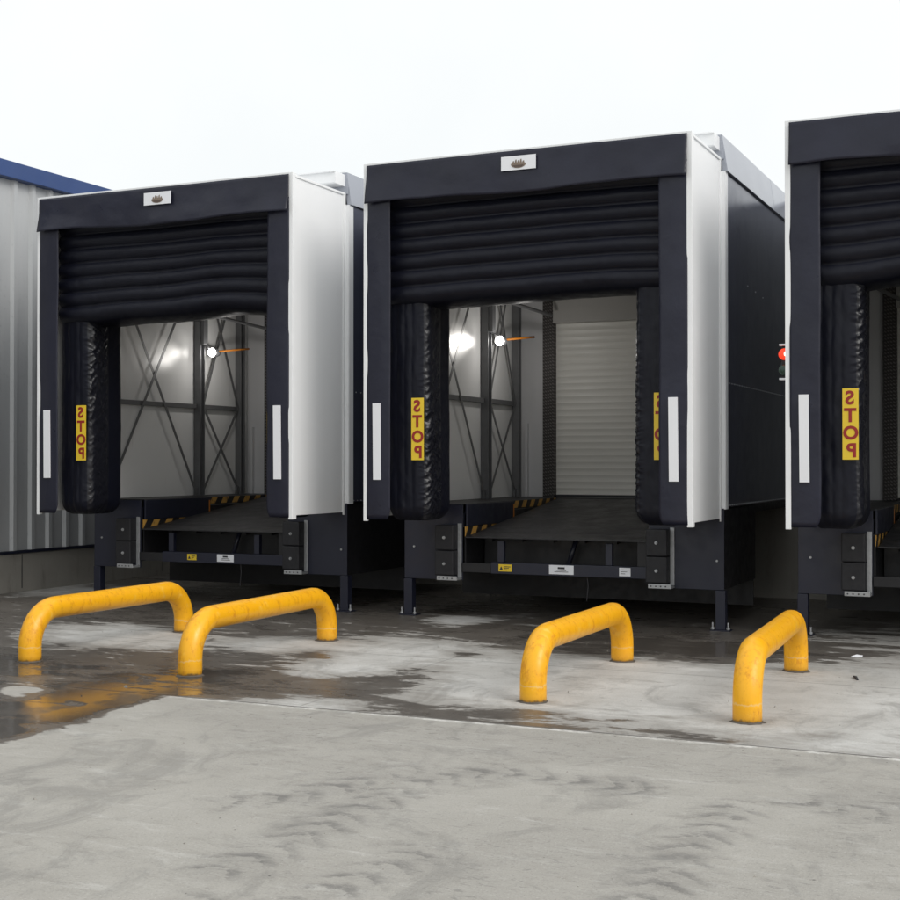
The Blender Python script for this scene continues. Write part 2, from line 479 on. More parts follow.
    sp = ss(t, mth(t, 'ADD', vo.outputs['Distance'], mth(t, 'MULTIPLY', fine, .10)), .075, .095, .7, 0)
    c = mixc(t, sp, c, (.06, .055, .05))
    t.links.new(c, b.inputs['Base Color'])
    rough = mixc(t, damp, (.82,)*3, (.30,)*3)
    rough = mixc(t, pud, rough, (.10,)*3)
    rough = mixc(t, mth(t, 'MULTIPLY', pud, ss(t, mid, .5, .62, 0, .6)), rough, (.3,)*3)
    t.links.new(rough, b.inputs['Roughness'])
    h = mth(t, 'ADD', mth(t, 'MULTIPLY', fine, .6), mth(t, 'MULTIPLY', grit, .4))
    h = mth(t, 'MULTIPLY', h, mth(t, 'SUBTRACT', 1.0, mth(t, 'MULTIPLY', pud, .985)))
    h = mth(t, 'SUBTRACT', h, mth(t, 'MULTIPLY', groove, .8))
    rip = mth(t, 'MULTIPLY', noi(t, v, 7, 3), .02)
    bump(t, b, mth(t, 'ADD', h, rip), .75, .014)
    return m
gm.materials.append(ground_mat())
go = bpy.data.objects.new('ground', gm); COL.objects.link(go); go.location.z = GZ; tag(go, 'wet and dry concrete yard', None, None, 'structure')

# ------------------------------------------------------------------ corrugated sheet
def corrugated(mb, a, b, z0, z1, pitch, depth, nrm, rib=.06, slope=.03):
    """trapezoid ribs standing out along nrm, sheet from a to b (2-D points)"""
    a = Vector(a); b = Vector(b); L = (b-a).length; d = (b-a)/L; n = Vector(nrm)
    prof = []; x = 0
    while x < L-1e-4:
        for (dx, h) in ((0, 0), (pitch-rib-2*slope, 0), (pitch-rib-slope, 1), (pitch-slope, 1)):
            if x+dx < L:
                prof.append((x+dx, h))
                # two shallow stiffener grooves in every pan
        x += pitch
    prof.append((L, 0))
    vs = []; fs = []
    for (u, h) in prof:
        p = a+d*u+n*depth*h
        vs += [(p.x, p.y, z0), (p.x, p.y, z1)]
    for i in range(len(prof)-1): fs.append((2*i, 2*i+2, 2*i+3, 2*i+1))
    mb.add(vs, fs)

# ------------------------------------------------------------------ warehouse behind, wing to the left
WL = -5.85
wh = tag(empty('warehouse', (2, 4.7, 0)), 'low grey corrugated warehouse wall on a stained concrete plinth behind the bays', 'warehouse')
mb = MB(); corrugated(mb, (WL+.02-2, -.02), (12-2, -.02), 1.15, 4.82, .333, .035, (0, -1)); mb.build('wall', M['zincdark'], wh, solid=.002)
MB().box(WL+.02-2, 10, 0, .25, GZ-.01, 1.14).build('plinth', M['concwall'], wh, bev=.01)
MB().box(WL+.02-2, 10, .002, 12, 1.15, 4.80).build('core', M['zincdark'], wh)
MB().box(WL+.02-2, 10.05, -.08, 12, 4.82, 4.86).build('roof', M['flash'], wh)

wg = tag(empty('warehouse_wing', (WL, 0, 0)), 'taller zinc clad wing with blue roof edge at the far left', 'warehouse')
mb = MB(); corrugated(mb, (0, -12), (0, 8), .50, 5.30, .335, .04, (1, 0)); mb.build('cladding', M['zinc'], wg, solid=.002)
mb = MB().box(-.25, .03, -12, 8, GZ-.01, .46); mb.build('plinth', M['concwall'], wg, bev=.012)
MB().box(-.02, .055, -12, 8, .462, .498).build('drip_flashing', M['darkmetal'], wg, bev=.003)
mb = MB()
mb.hexa([(-.3, -12.05, 5.27), (.13, -12.05, 5.27), (.16, -12.05, 5.47), (-.3, -12.05, 5.55)], [(-.3, 8, 5.27), (.13, 8, 5.27), (.16, 8, 5.47), (-.3, 8, 5.55)])
mb.build('roof_edge', M['blue'], wg, bev=.006)
MB().box(-8, -.3, -12, 8, GZ-.01, 5.45).build('core', M['zinc'], wg)
MB().box(-8, -.305, -12.05, 8, 5.46, 5.56).build('roof', M['blue'], wg)
for y in (-1.52, 1.48, 4.48): MB().box(.029, .034, y-.006, y+.006, .01, .45).build('plinth_joint', M['ink'], wg)

# ------------------------------------------------------------------ dock shelter
def fbm(x, y, z, o=4):
    return noise.fractal(Vector((x, y, z)), 1.0, 2.0, o)
ZT = 4.68; ZB = 1.05; SW = 3.4; SD = 1.12
def make_shelter(x0, seed, label, right_in=2.80, left_in=.625, sag=None):
    t = tag(empty('dock_shelter', (x0, 0, 0)), label, 'dock shelter', 'black inflatable dock shelters in silver frames')
    seed_i = int(seed)
    # silver box frame: two side panels and a top
    for (a, b) in ((.006, .046), (SW-.046, SW-.006)):
        o = MB().box(a, b, .03, SD-.005, ZB+.03, ZT-.035).build('side_panel', M['silver'], t, bev=.002)
    MB().box(.05, SW-.05, .03, SD-.005, ZT-.075, ZT-.03).build('top_panel', M['silver'], t, bev=.002)
    # aluminium corner trims
    for (sx) in (0, 1):
        xo = 0 if sx == 0 else SW; d = 1 if sx == 0 else -1
        mb = MB()
        mb.box(min(xo-d*.004, xo+d*.045), max(xo-d*.004, xo+d*.045), -.022, .006, ZB-.01, ZT)
        mb.box(min(xo-d*.004, xo+d*.005), max(xo-d*.004, xo+d*.005), .0065, .062, ZB-.01, ZT)
        mb.build('corner_trim', M['alu'], t, bev=.003)
        mb = MB()
        mb.box(min(xo-d*.005, xo+d*.006), max(xo-d*.005, xo+d*.006), SD-.05, SD+.004, ZB+.0, ZT-.02)
        mb.build('rear_trim', M['alu'], t, bev=.003)
    mb = MB(); mb.box(.0455, SW-.0455, -.022, .05, ZT-.022, ZT+.002); mb.build('top_trim', M['alu'], t, bev=.003)
    mb = MB()
    mb.hexa([(SW+.002, .03, ZT-.045), (SW+.008, .03, ZT-.045), (SW+.008, .03, ZT-.02), (SW+.002, .03, ZT-.02)],
            [(SW+.002, SD, ZT-.045), (SW+.008, SD, ZT-.045), (SW+.008, SD, ZT-.02), (SW+.002, SD, ZT-.02)])
    mb.build('edge_bead', M['alu'], t, bev=.002)
    # head flap: heavy fabric with soft dents, corners hanging over the side flaps
    def hf(u, v):
        x = .036+u*(SW-.072)
        ce = min(u, 1-u)
        bot = 4.285 - .035*math.exp(-((u-.5)/.28)**2) + .012*fbm(u*3, seed, 0) - (.016 if ce < .14 else 0)*(1-ce/.14)
        z = ZT-.022-(ZT-.022-bot)*v
        y = -.036 - .012*v + .032*fbm(x*1.3+seed, z*1.6, seed*2.1, 3)*(.25+v) - .035*v*v*math.exp(-((ce-.06)/.10)**2)
        return (x, y, z)
    MB().grid(hf, 90, 16).build('head_flap', M['fabric'], t, smooth=True, solid=.006)
    # side flaps
    for side in (0, 1):
        def sf(u, v, side=side):
            z = 4.42-(4.42-ZB-.01)*v
            w = .270 + .006*fbm(z*1.2, seed+side*5, 3)
            e = 0
            lo = z-ZB
            if lo < .12: w -= .045*((.12-lo)/.12)**2
            x = .036+u*w
            y = -.020 - .010*math.sin(u*math.pi) + .009*fbm(x*2, z*1.1+seed, side*3+seed, 3) - .012*u*(.5+.5*math.sin(z*2.3+seed))
            if side: x = SW-x
            return (x, y, z)
        MB().grid(sf, 12, 70).build('side_flap', M['fabric'], t, smooth=True, solid=.005)
        # white reflector strip sewn on the flap
        xa = .115+.012*(seed % 3)/3; xb = xa+.085
        if side: xa, xb = SW-xb-.005, SW-xa-.005
        tl_ = (.004, -.003, .002)[seed_i % 3]
        MB().hexa([(xa-tl_, -.052, 1.46), (xb-tl_, -.052, 1.46), (xb-tl_, -.034, 1.46), (xa-tl_, -.034, 1.46)],
                  [(xa+tl_, -.054, 2.235), (xb+tl_, -.054, 2.235), (xb+tl_, -.036, 2.235), (xa+tl_, -.036, 2.235)]).build('reflector_strip', M['white'], t)
    # head cushion of stacked inflated rolls
    if sag is None: sag = lambda u: .03*math.sin(u*5+seed)
    pitch = .158; z_bot = 3.30; nroll = 8
    top = z_bot+nroll*pitch
    path = []
    for k in range(nroll*10+1):
        z = top-k*pitch/10; ph = (k % 10)/10
        bulge = abs(math.sin(math.pi*ph))**.8
        path.append((.150-.048*bulge, z))
    yb, zb = path[-1]
    for k in range(1, 13):
        a = k/12*math.pi*.9
        path.append((.155+.30-.30*math.cos(a)-.0, zb-.05*math.sin(a)-.0))
    path.append((.78, zb+.3)); path.append((.78, top))
    def hc(u, v):
        i = min(len(path)-1, int(round(v*(len(path)-1)))); y, z = path[i]
        x = .20+u*(SW-.4)
        k = max(0, min(1, (top-z)/(top-z_bot)))
        roll = int((top-z)/pitch)
        z += -sag(u)*k**1.5 + .008*fbm(x*1.1, z*1.3+seed, 1) 
        wr = .004*fbm(x*5, z*4, seed, 3) + .010*max(0, fbm(x*9, z*7, seed, 3)-.25)*k
        y += wr + .007*fbm(x*1.6, z*1.2, seed)
        return (x, y, z)
    MB().grid(hc, 150, len(path)).build('head_cushion', M['bag'], t, smooth=True)
    # side cushions: pleated front, crumpled inner face, rounded foot
    for side in (0, 1):
        win = left_in if side == 0 else SW-right_in
        pts = []
        fr = .10
        n1 = 34
        for k in range(n1+1):
            s = .20+(win-fr-.20)*k/n1
            ple = abs(math.sin(math.pi*(s-.20)/.085))
            pts.append((s, .17-.005*ple, 0.0))
        for k in range(1, 13):
            a = k/12*math.pi/2
            pts.append((win-fr+fr*math.sin(a), .17+fr-fr*math.cos(a), min(1, .25+k/9)))
        for k in range(1, 30):
            pts.append((win, .17+fr+(.42)*k/29, 1.0))
        for k in range(1, 8):
            a = k/7*math.pi/2
            pts.append((win-fr+fr*math.cos(a), .17+fr+.42+fr*math.sin(a), .6))
        pts.append((.20, .17+2*fr+.42, 0))
        z0 = ZB-.01; z1 = 3.42
        nz = 260
        def sc(u, v, side=side, pts=pts):
            i = min(len(pts)-1, int(round(u*(len(pts)-1)))); x, y, w = pts[i]
            z = z1-(z1-z0)*v
            lo = (z-z0)/.16
            cx, cy = .33, .5
            if lo < 1:
                k = math.sqrt(max(0.02, 1-(1-lo)**2)); x = cx+(x-cx)*(.55+.45*k); y = cy+(y-cy)*(.55+.45*k)
            e = w
            d = fbm(y*3+x*3+z*1.2+seed, z*6.5-y*5, side*4+seed, 3)
            r = (1-abs(noise.noise(Vector((y*6+seed+z*2, z*14-y*16, side+seed)))))**4
            r2 = (1-abs(noise.noise(Vector((y*9+seed*3, z*26+y*20, side+seed*2)))))**4
            dx = (.008*d + .020*r + .012*r2)*e*(.65+.35*math.sin(z*2.2+seed))*(1 if y < .46 else .12)
            x += dx + .008*fbm(z*.9, seed, side+2)
            y += .010*fbm(z*2.5, x*6, seed)*(1-e) - .6*dx*(1 if w < 1 else 0)
            y += .012*fbm(z*.8+seed, x, 5)
            if side: x = SW-x
            return (x, y, z)
        o = MB().grid(sc, len(pts), nz)
        nu = len(pts)
        o.f.append(tuple((nz-1)*nu+i for i in range(nu)))
        o = o.build('side_cushion', M['bag'], t, smooth=True)
        o.data.materials.append(M['bagshiny'])
        for p in o.data.polygons:
            if n1+4 <= (p.vertices[0] % nu) <= n1+27: p.material_index = 1
        # yellow sign, lettering reversed to be read in a driver's mirror
        if side == 0: sx = left_in-.088
        else: sx = SW-.330
        sw = .138; sz0, sz1 = 1.66, 2.29; sy = .125
        pl = MB().box(sx-sw/2, sx+sw/2, sy, sy+.004, sz0, sz1).build('stop_sign', M['yellowlabel'], t)
        tilt = .0
        for k, ch in enumerate('STOP'):
            lb = letter(ch, .125, M['red'], 'lettering', pl, sx+.004*(k-1.5), sy-.003, sz1-.082-k*.155, mirror=True, bold=.035)
            lb.build('lettering', M['red'], pl)
    # maker's plate: white card with a bronze oval emblem of peaks
    cx, cz = 1.715, 4.53
    pl = MB().box(cx-.18, cx+.18, -.073, -.069, cz-.068, cz+.068).build('emblem_plate', M['white'], t)
    mb = MB(); n = 28
    prof = [(cx+.078*math.cos(a), -.076, cz-.012+.040*math.sin(a)*(1 if math.sin(a) < 0 else .35)) for a in [2*math.pi*k/n for k in range(n)]]
    mb.add(prof, [tuple(range(n))])
    for k in range(5):
        xx = cx-.052+k*.026; hh = (.020, .034, .026, .036, .018)[k]
        mb.add([(xx-.012, -.0765, cz-.006), (xx+.012, -.0765, cz-.006), (xx+.007, -.0765, cz+hh), (xx-.004, -.0765, cz+hh*.8)], [(0, 1, 2, 3)])
    mb.build('emblem', M['bronze'], pl)
    mb = MB(); mb.add([(cx-.062, -.078, cz-.022), (cx+.062, -.078, cz-.022), (cx+.035, -.078, cz-.043), (cx-.035, -.078, cz-.043)], [(0, 1, 2, 3)])
    mb.build('emblem', M['bronzedark'], pl)
    return t

def bell(u, c, w): return math.exp(-((u-c)/w)**2)
make_shelter(-4.25, 1.3, 'black dock shelter with silver side nearest the corrugated wing, leftmost of the three', right_in=3.02, left_in=.60,
             sag=lambda u: .035*bell(u, .05, .25)+.02*bell(u, .45, .15)-.03*bell(u, .72, .15)+.02*bell(u, .95, .06))
make_shelter(0, 4.1, 'black dock shelter with silver side in the middle, white roller door showing through it',
             sag=lambda u: .05*bell(u, .0, .30)+.02*bell(u, .42, .2)+.025*bell(u, 1.0, .12)-.02)
make_shelter(4.25, 7.7, 'black dock shelter cut off by the right edge, nearest to the camera',
             sag=lambda u: .09*bell(u, .05, .22)-.02)

# ------------------------------------------------------------------ loading cabin (house on legs)
XL, XR = -.11, 3.44; PY = 1.125; PE = 4.55; ZF = 1.19; ZR = 4.54
def make_cabin(x0, label):
    t = tag(empty('loading_cabin', (x0, 1.12, 0)), label, 'loading cabin', 'dark loading cabins on legs')
    def B(): return MB()
    off = -1.12
    def bld(mb, name, mat, parent=t, **k):
        if parent is t or parent is not None: mb.v = [(a, b+off, c) for (a, b, c) in mb.v]
        return mb.build(name, mat, parent, **k)
    for (a, b, ia, ib) in ((XL, XL+.04, XL+.041, XL+.055), (XR-.04, XR, XR-.055, XR-.041)):
        bld(B().box(a, b, PY+.03, PE, ZF-.0, ZR), 'side_wall', M['gloss'], bev=.002)
        bld(B().box(ia, ib, PY+.03, PE-.02, ZF+.002, ZR), 'inner_wall', M['inner'])
    # pale fascia at the roof line, leaning back a little, in two lengths
    for sg, xe in ((-1, XL), (1, XR)):
        for (ya, yb) in ((PY+.02, 3.50), (3.512, PE+.03)):
            lo = [(xe-sg*.03, ya, ZR-.01), (xe+sg*.028, ya, ZR-.01), (xe+sg*.028, yb, ZR-.01), (xe-sg*.03, yb, ZR-.01)]
            hi = [(xe-sg*.10, ya, ZR+.36), (xe-sg*.03, ya, ZR+.36), (xe-sg*.03, yb, ZR+.36), (xe-sg*.10, yb, ZR+.36)]
            bld(B().hexa(lo, hi), 'fascia', M['flash'], bev=.003)
        # corner flashing on the front edge
        bld(B().box(min(xe-sg*.05, xe+sg*.002), max(xe-sg*.05, xe+sg*.002), PY-.004, PY+.004, ZF-.02, ZR-.012).box(min(xe, xe+sg*.006), max(xe, xe+sg*.006), PY+.005, PY+.105, ZF-.02, ZR-.012), 'corner_flashing', M['alu'], bev=.002)
    bld(B().box(XL+.13, XR-.13, PY+.03, PE, ZR+.20, ZR+.30), 'roof', M['flash'])
    bld(B().box(XL+.06, XR-.06, PY+.03, PE-.02, ZR-.03, ZR), 'ceiling', M['innergrey'])
    bld(B().box(XL+.01, XR-.01, PY-.0, PY+.028, ZT-.03, ZR+.2), 'front_fascia', M['flash'], bev=.003)
    # box gutter with open end profile
    g = B()
    gx0, gx1 = XL-.02, XR-.06
    g.box(gx0, gx1, PY-.20, PY-.19, ZR+.21, ZR+.33); g.box(gx0, gx1, PY-.19, PY+.02, ZR+.20, ZR+.21); g.box(gx0, gx1, PY+.021, PY+.03, ZR+.20, ZR+.37)
    g.box(gx1, gx1+.004, PY-.20, PY+.03, ZR+.20, ZR+.335); g.box(gx0, gx1, PY-.22, PY-.20, ZR+.325, ZR+.34)
    bld(g, 'gutter', M['alu'], bev=.002)
    # rows of rivets along the cladding
    g = B()
    rr = random.Random(int(x0*10)+50)
    for (z, ya, yb, st) in ((2.43, 1.30, 4.5, .115), (1.205, 1.25, 4.5, .085), (3.55, 1.9, 3.0, .13)):
        y = ya
        while y < yb:
            if z > 3.4 and rr.random() < .5: y += st; continue
            zz = z+(-.05*(y-1.3) if z > 3.4 else -.0)
            g.tube([(XR-.001, y, zz), (XR+.005, y, zz)], .0075, 6)
            y += st
    bld(g, 'rivet_row', M['galv'])
    # floor platforms either side of the leveller and behind it
    bld(B().box(XL+.056, .618, PY+.03, PE-.02, ZF-.10, ZF), 'floor_slab', M['black'], bev=.003)
    bld(B().box(2.672, XR-.056, PY+.03, PE-.02, ZF-.10, ZF), 'floor_slab', M['black'], bev=.003)
    bld(B().box(.622, 2.668, 3.96, PE-.02, ZF-.10, ZF), 'floor_slab', M['black'], bev=.003)
    bld(B().box(.619, .624, 2.50, 3.95, 1.105, 1.188), 'hazard_strip', M['hazard'])
    bld(B().box(.619, .624, PY+.0, 2.30, .83, .945), 'hazard_strip', M['hazard'])
    bld(B().box(.588, .634, PY+.03, 2.52, .948, 1.183), 'guard_plate', M['darkmetal'], bev=.004)
    bld(B().box(.6345, .636, 2.485, 2.51, 1.0, 1.15), 'end_mark', M['orange'])
    bld(B().box(.600, .6175, PY+.03, 3.95, .50, 1.085), 'pit_side', M['black'])
    bld(B().box(2.673, 2.69, PY+.03, 3.95, .50, 1.085), 'pit_side', M['black'])
    # front plates, flank skirts and legs
    bld(B().box(XL+.01, .598, PY-.012, PY+.002, .37, ZF-.012), 'front_plate', M['darkmetal'], bev=.003)
    bld(B().box(2.66, XR-.01, PY-.012, PY+.002, .37, ZF-.012), 'front_plate', M['darkmetal'], bev=.003)
    for xe in (XL+.02, XR-.034):
        bld(B().box(xe, xe+.014, PY+.003, 2.62, .37, ZF-.022), 'skirt', M['black'], bev=.002)
    bld(B().box(XL+.04, XR-.04, 2.60, 2.62, .08, .86), 'shade_screen', M['black'])  # black sheet added in place of the shade under the cabin
    for (xa, ya) in ((XL+.0, PY-.014), (XR-.10, PY-.014)):
        lg = bld(B().box(xa+.002, xa+.10, ya, ya+.10, GZ+.0125, .366 if ya < 2 else 1.08), 'leg', M['darkmetal'], bev=.004)
        foot = B().box(xa-.05, xa+.15, ya-.02, ya+.12, GZ, GZ+.012)
        bld(foot, 'base_plate', M['darkmetal'], lg, bev=.002)
        for bx in (xa-.028, xa+.128):
            bt = B().tube([(bx, ya+.01, GZ+.012), (bx, ya+.01, GZ+.085)], .009, 8).tube([(bx, ya+.01, GZ+.018), (bx, ya+.01, GZ+.036)], .019, 6)
            bld(bt, 'bolt', M['galv'], lg)
    g = B()
    for (bx, bz) in ((.02, .72), (3.36, .66)):
        g.tube([(bx, PY-.026, bz), (bx, PY-.011, bz)], .012, 6)
    bld(g, 'bolt', M['galv'])
    # rubber bumpers on galvanised angle brackets
    for (a, b, br) in ((.325, .545, 1), (2.665, 2.885, 1)):
        bk = bld(B().box(b-.0, b+.045, PY-.030, PY-.014, .40, .98).box(a+.03, b+.045, PY-.15, PY-.014, .375, .398).box(a+.03, b+.045, PY-.156, PY-.150, .375, .420), 'bumper_bracket', M['galv'], bev=.003)
        bp = bld(B().box(a, b, PY-.145, PY-.014, .425, .69).box(a, b, PY-.145, PY-.014, .696, .965), 'bumper', M['rubber'], bev=.012)
        for z in (.55, .83):
            bt = B().tube([(a+(b-a)*.5, PY-.150, z), (a+(b-a)*.5, PY-.143, z)], .017, 12)
            bt.tube([(a+(b-a)*.5, PY-.166, z), (a+(b-a)*.5, PY-.150, z)], .010, 6)
            bld(bt, 'bolt', M['galv'], bp)
        mb = B()
        for k in range(4): mb.tube([(a+.06+k*.05, PY-.158, .397), (a+.06+k*.05, PY-.1545, .397)], .008, 8)
        bld(mb, 'slot', M['ink'], bk)
    # inside: steel posts, girts and flat bar cross bracing on both flanks
    for xi, d in ((XL+.056, 1), (XR-.056, -1)):
        for (y, w, dep) in ((1.22, .09, .09), (3.18, .12, .10), (4.18, .10, .10)):
            bld(B().box(min(xi, xi+d*dep), max(xi, xi+d*dep), y-w/2, y-w/2+.012, ZF, ZR-.03)
                .box(min(xi, xi+d*dep), max(xi, xi+d*dep), y+w/2-.012, y+w/2, ZF, ZR-.03)
                .box(min(xi+d*dep*.45, xi+d*dep*.55), max(xi+d*dep*.45, xi+d*dep*.55), y-w/2+.012, y+w/2-.012, ZF, ZR-.03), 'post', M['steelgrey'], bev=.002)
        for z in (2.40, 3.92):
            bld(B().box(min(xi+d*.003, xi+d*.05), max(xi+d*.003, xi+d*.05), 1.27, 3.115, z-.03, z+.03).box(min(xi+d*.003, xi+d*.05), max(xi+d*.003, xi+d*.05), 3.245, 4.125, z-.03, z+.03), 'girt', M['steelgrey'], bev=.003)
        for i, (ya, za, yb, zb) in enumerate(((3.09, 1.25, 1.12+.12, 4.3), (1.24, 1.25, 3.10, 4.3), (4.12, 1.25, 3.25, 2.42), (3.25, 1.25, 4.12, 2.42), (4.12, 2.42, 3.25, 4.48), (3.25, 2.42, 4.12, 4.48))):
            xx = xi+d*(.057+.007*(i % 2))
            bld(B().bar((xx, ya, za), (xx, yb, zb), .040, .006, (1, 0, 0)), 'brace', M['steelgrey'])
        for y in (3.10, 4.12):
            bld(B().box(min(xi+d*.05, xi+d*.07), max(xi+d*.05, xi+d*.07), y-.05, y+.03, ZF, ZF+.11), 'gusset', M['steelgrey'])
    # rail and conduit under the roof, on the left flank
    bld(B().tube([(XL+.14, 2.55, 3.70), (XL+.62, 4.1, 3.52)], .022, 8), 'rail', M['steelgrey'])
    # rear wall, door guides, roller door
    bld(B().box(XL+.056, .30, PE-.10, PE-.04, ZF, ZR-.03), 'rear_wall', M['innergrey'])
    bld(B().box(3.02, XR-.056, PE-.10, PE-.04, ZF, ZR-.03), 'rear_wall', M['innergrey'])
    bld(B().box(.02, .065, PE-.16, PE-.105, ZF, 2.15), 'guard_rail', M['innergrey'], bev=.004)
    for xa in (.302, 2.86):
        bld(B().box(xa, xa+.155, PE-.22, PE-.06, ZF, ZR-.03), 'door_guide', M['tread'], bev=.004)
    rb = B(); z = ZF+.03; vs = []; 
    prof = []
    while z < 3.45:
        for k in range(4):
            a = k/4; prof.append((PE-.13+.006*abs(math.sin(math.pi*a)) , z+a*.085))
        z += .085
    n = len(prof)
    for (y, zz) in prof: vs += [(.458, y, zz), (2.859, y, zz)]
    rb.add(vs, [(2*i, 2*i+1, 2*i+3, 2*i+2) for i in range(n-1)])
    dr = bld(rb, 'roller_door', M['roller'], smooth=False, solid=.004)
    bld(B().box(.46, 2.857, PE-.145, PE-.10, ZF+.002, ZF+.03), 'bottom_bar', M['ink'], dr)
    bld(B().box(.458, 2.859, PE-.26, PE-.135, 3.44, 4.3), 'door_housing', M['rollerbox'], bev=.006)
    bld(B().box(.46, 2.857, PE-.05, PE-.03, ZF, 4.3), 'door_backing', M['black'])
    return t

make_cabin(-4.25, 'dark cabin on legs behind the leftmost shelter, next to the corrugated wing')
make_cabin(0, 'dark glossy cabin on legs behind the middle shelter, with white roller door inside')
make_cabin(4.25, 'dark cabin on legs behind the rightmost shelter, running out of the picture')

# ------------------------------------------------------------------ dock levellers
def make_leveller(x0, label, lab):
    t = tag(empty('dock_leveller', (x0, 1.08, 0)), label, 'dock leveller', 'sloping black dock levellers')
    def bld(mb, name, mat, parent=t, **k):
        mb.v = [(a, b-1.08, c) for (a, b, c) in mb.v]; return mb.build(name, mat, parent, **k)
    a, b = .640, 2.655
    y0, y1, z0, z1 = 1.45, 3.94, .880, 1.182
    bld(MB().hexa([(a, y0, z0-.012), (b, y0, z0-.012), (b, y0, z0), (a, y0, z0)], [(a, y1, z1-.012), (b, y1, z1-.012), (b, y1, z1), (a, y1, z1)]), 'deck', M['deck'])
    bld(MB().hexa([(a+.01, 1.06, .828), (b-.01, 1.06, .828), (b-.01, 1.06, .842), (a+.01, 1.06, .842)], [(a+.01, 1.446, z0-.02), (b-.01, 1.446, z0-.02), (b-.01, 1.446, z0-.002), (a+.01, 1.446, z0-.002)]), 'lip', M['deck'], bev=.002)
    bld(MB().tube([(a, 1.45, z0-.022), (b, 1.45, z0-.022)], .018, 10), 'hinge', M['black'])
    g = MB()
    for k in range(6):
        x = a+.12+k*(b-a-.24)/5
        g.hexa([(x-.03, y0+.03, z0-.11), (x+.03, y0+.03, z0-.11), (x+.03, y0+.03, z0-.014), (x-.03, y0+.03, z0-.014)], [(x-.03, y1, z1-.11), (x+.03, y1, z1-.11), (x+.03, y1, z1-.014), (x-.03, y1, z1-.014)])
    bld(g, 'deck_rib', M['black'])
    bm = bld(MB().box(a+.30, b-.0, 1.08, 1.16, .455, .575), 'front_beam', M['darkmetal'], bev=.004)
    bld(MB().box(.602, a+.298, 1.085, 1.15, .46, .56), 'beam_end', M['black'], bev=.004)
    for x in (a+.36, 2.2):
        bld(MB().box(x, x+.07, 1.12, 1.18, .576, .80), 'bracket', M['darkmetal'], bev=.003)
    bld(MB().box(a, b, 1.62, 1.64, .42, .80), 'dark_backing', M['black'])  # black plate added so the gap below the deck reads as dark shade
    bld(MB().box(b-.11, b-.005, 1.10, 1.17, .576, .83), 'bracket', M['black'], bev=.003)
    # hydraulic ram and hose in the gap
    bld(MB().tube([(a+1.0, 1.50, .47), (a+1.12, 1.52, .85)], .026, 10), 'ram', M['darkmetal'], smooth=True)
    bld(MB().tube([(a+1.34, 1.17, .50), (a+1.36, 1.16, .36), (a+1.345, 1.16, .20)], .005, 6), 'cable', M['ink'])
    yf = 1.0765
    for (kind, xa, w, h) in lab:
        p = bld(MB().box(xa, xa+w, yf, yf+.003, .515-h/2+.005, .515+h/2+.005), 'label_plate', M['yellowlabel'] if kind == 'y' else M['white'], bm)
        g = MB()
        if kind == 'y':
            g.add([(xa+.012, yf-.002, .50), (xa+.05, yf-.002, .50), (xa+.031, yf-.002, .537)], [(0, 1, 2)])
            for k in range(3): g.box(xa+.062, xa+w-.012-.02*k, yf-.003, yf-.001, .53-k*.016, .536-k*.016)
        elif w > .15:
            g.box(xa+w*.36, xa+w*.64, yf-.003, yf-.001, .528, .548)
            g.box(xa+w*.30, xa+w*.70, yf-.003, yf-.001, .512, .518); g.box(xa+w*.22, xa+w*.78, yf-.003, yf-.001, .497, .502)
        else:
            for k in range(3): g.box(xa+.015, xa+w-.015-.02*k, yf-.003, yf-.001, .54-k*.02, .545-k*.02)
        bld(g, 'print', M['ink'], p)
    return t
make_leveller(-4.25, 'leveller deck under the leftmost shelter, one yellow and one white plate on its beam', [('y', 1.30, .13, .07), ('w', 1.72, .23, .085)])
make_leveller(0, 'leveller deck under the middle shelter, a yellow and two white plates on its beam', [('y', 1.03, .15, .075), ('w', 1.60, .27, .095), ('s', 2.36, .12, .085)])
make_leveller(4.25, 'sloping black leveller deck under the rightmost shelter, cut by the right edge', [('y', 1.03, .15, .075), ('w', 1.60, .27, .095)])

# ------------------------------------------------------------------ dock lamps inside the cabins
def make_lamp(x0, label, power=12):
    t = tag(empty('dock_lamp', (x0+.05, 3.18, 3.14)), label, 'lamp', 'lit lamps on arms inside the cabins')
    MB().box(-.02, .05, -.05, .05, .10, .62).build('bracket', M['steelgrey'], t, bev=.004)
    MB().tube([(.02, -.02, .12), (.06, .10, .03), (.08, .17, .0)], .016, 8).build('neck', M['steelgrey'], t, smooth=True)
    MB().tube([(.10, .20, .02), (.34, .62, .08)], .014, 8).build('arm', M['orange'], t, smooth=True)
    MB().tube([(.06, .27, 0), (.09, .17, 0), (.085, .10, 0)], [.040, .062, .068], 16).build('shade', M['steelgrey'], t, smooth=True)
    mb = MB(); n = 12
    for j in range(1, 7):
        pass
    rings = [(.085, .10, .060), (.084, .075, .054), (.083, .055, .036), (.083, .045, .010)]
    mb.tube([(a, b, 0) for a, b, r in rings], [r for a, b, r in rings], 16)
    mb.build('bulb', M['bulb'], t, smooth=True)
    l = bpy.data.lights.new('lamp_light', 'SPOT'); l.energy = power; l.spot_size = R(38); l.spot_blend = .9; l.color = (1, .96, .9); l.shadow_soft_size = .06
    lo = bpy.data.objects.new('lamp_light', l); COL.objects.link(lo); lo.parent = t; lo.location = (.16, .02, .0)
    g = bpy.data.lights.new('cabin_fill', 'POINT'); g.energy = 7; g.color = (1, .97, .93); g.shadow_soft_size = .05  # added fill light, stands in for daylight inside the cabin
    gl = bpy.data.objects.new('cabin_fill', g); COL.objects.link(gl); gl.parent = t; gl.location = (.45, .02, -.1)
    d = Vector((-.26, -.95, -.08)); lo.rotation_euler = d.to_track_quat('-Z', 'Y').to_euler()
    return t
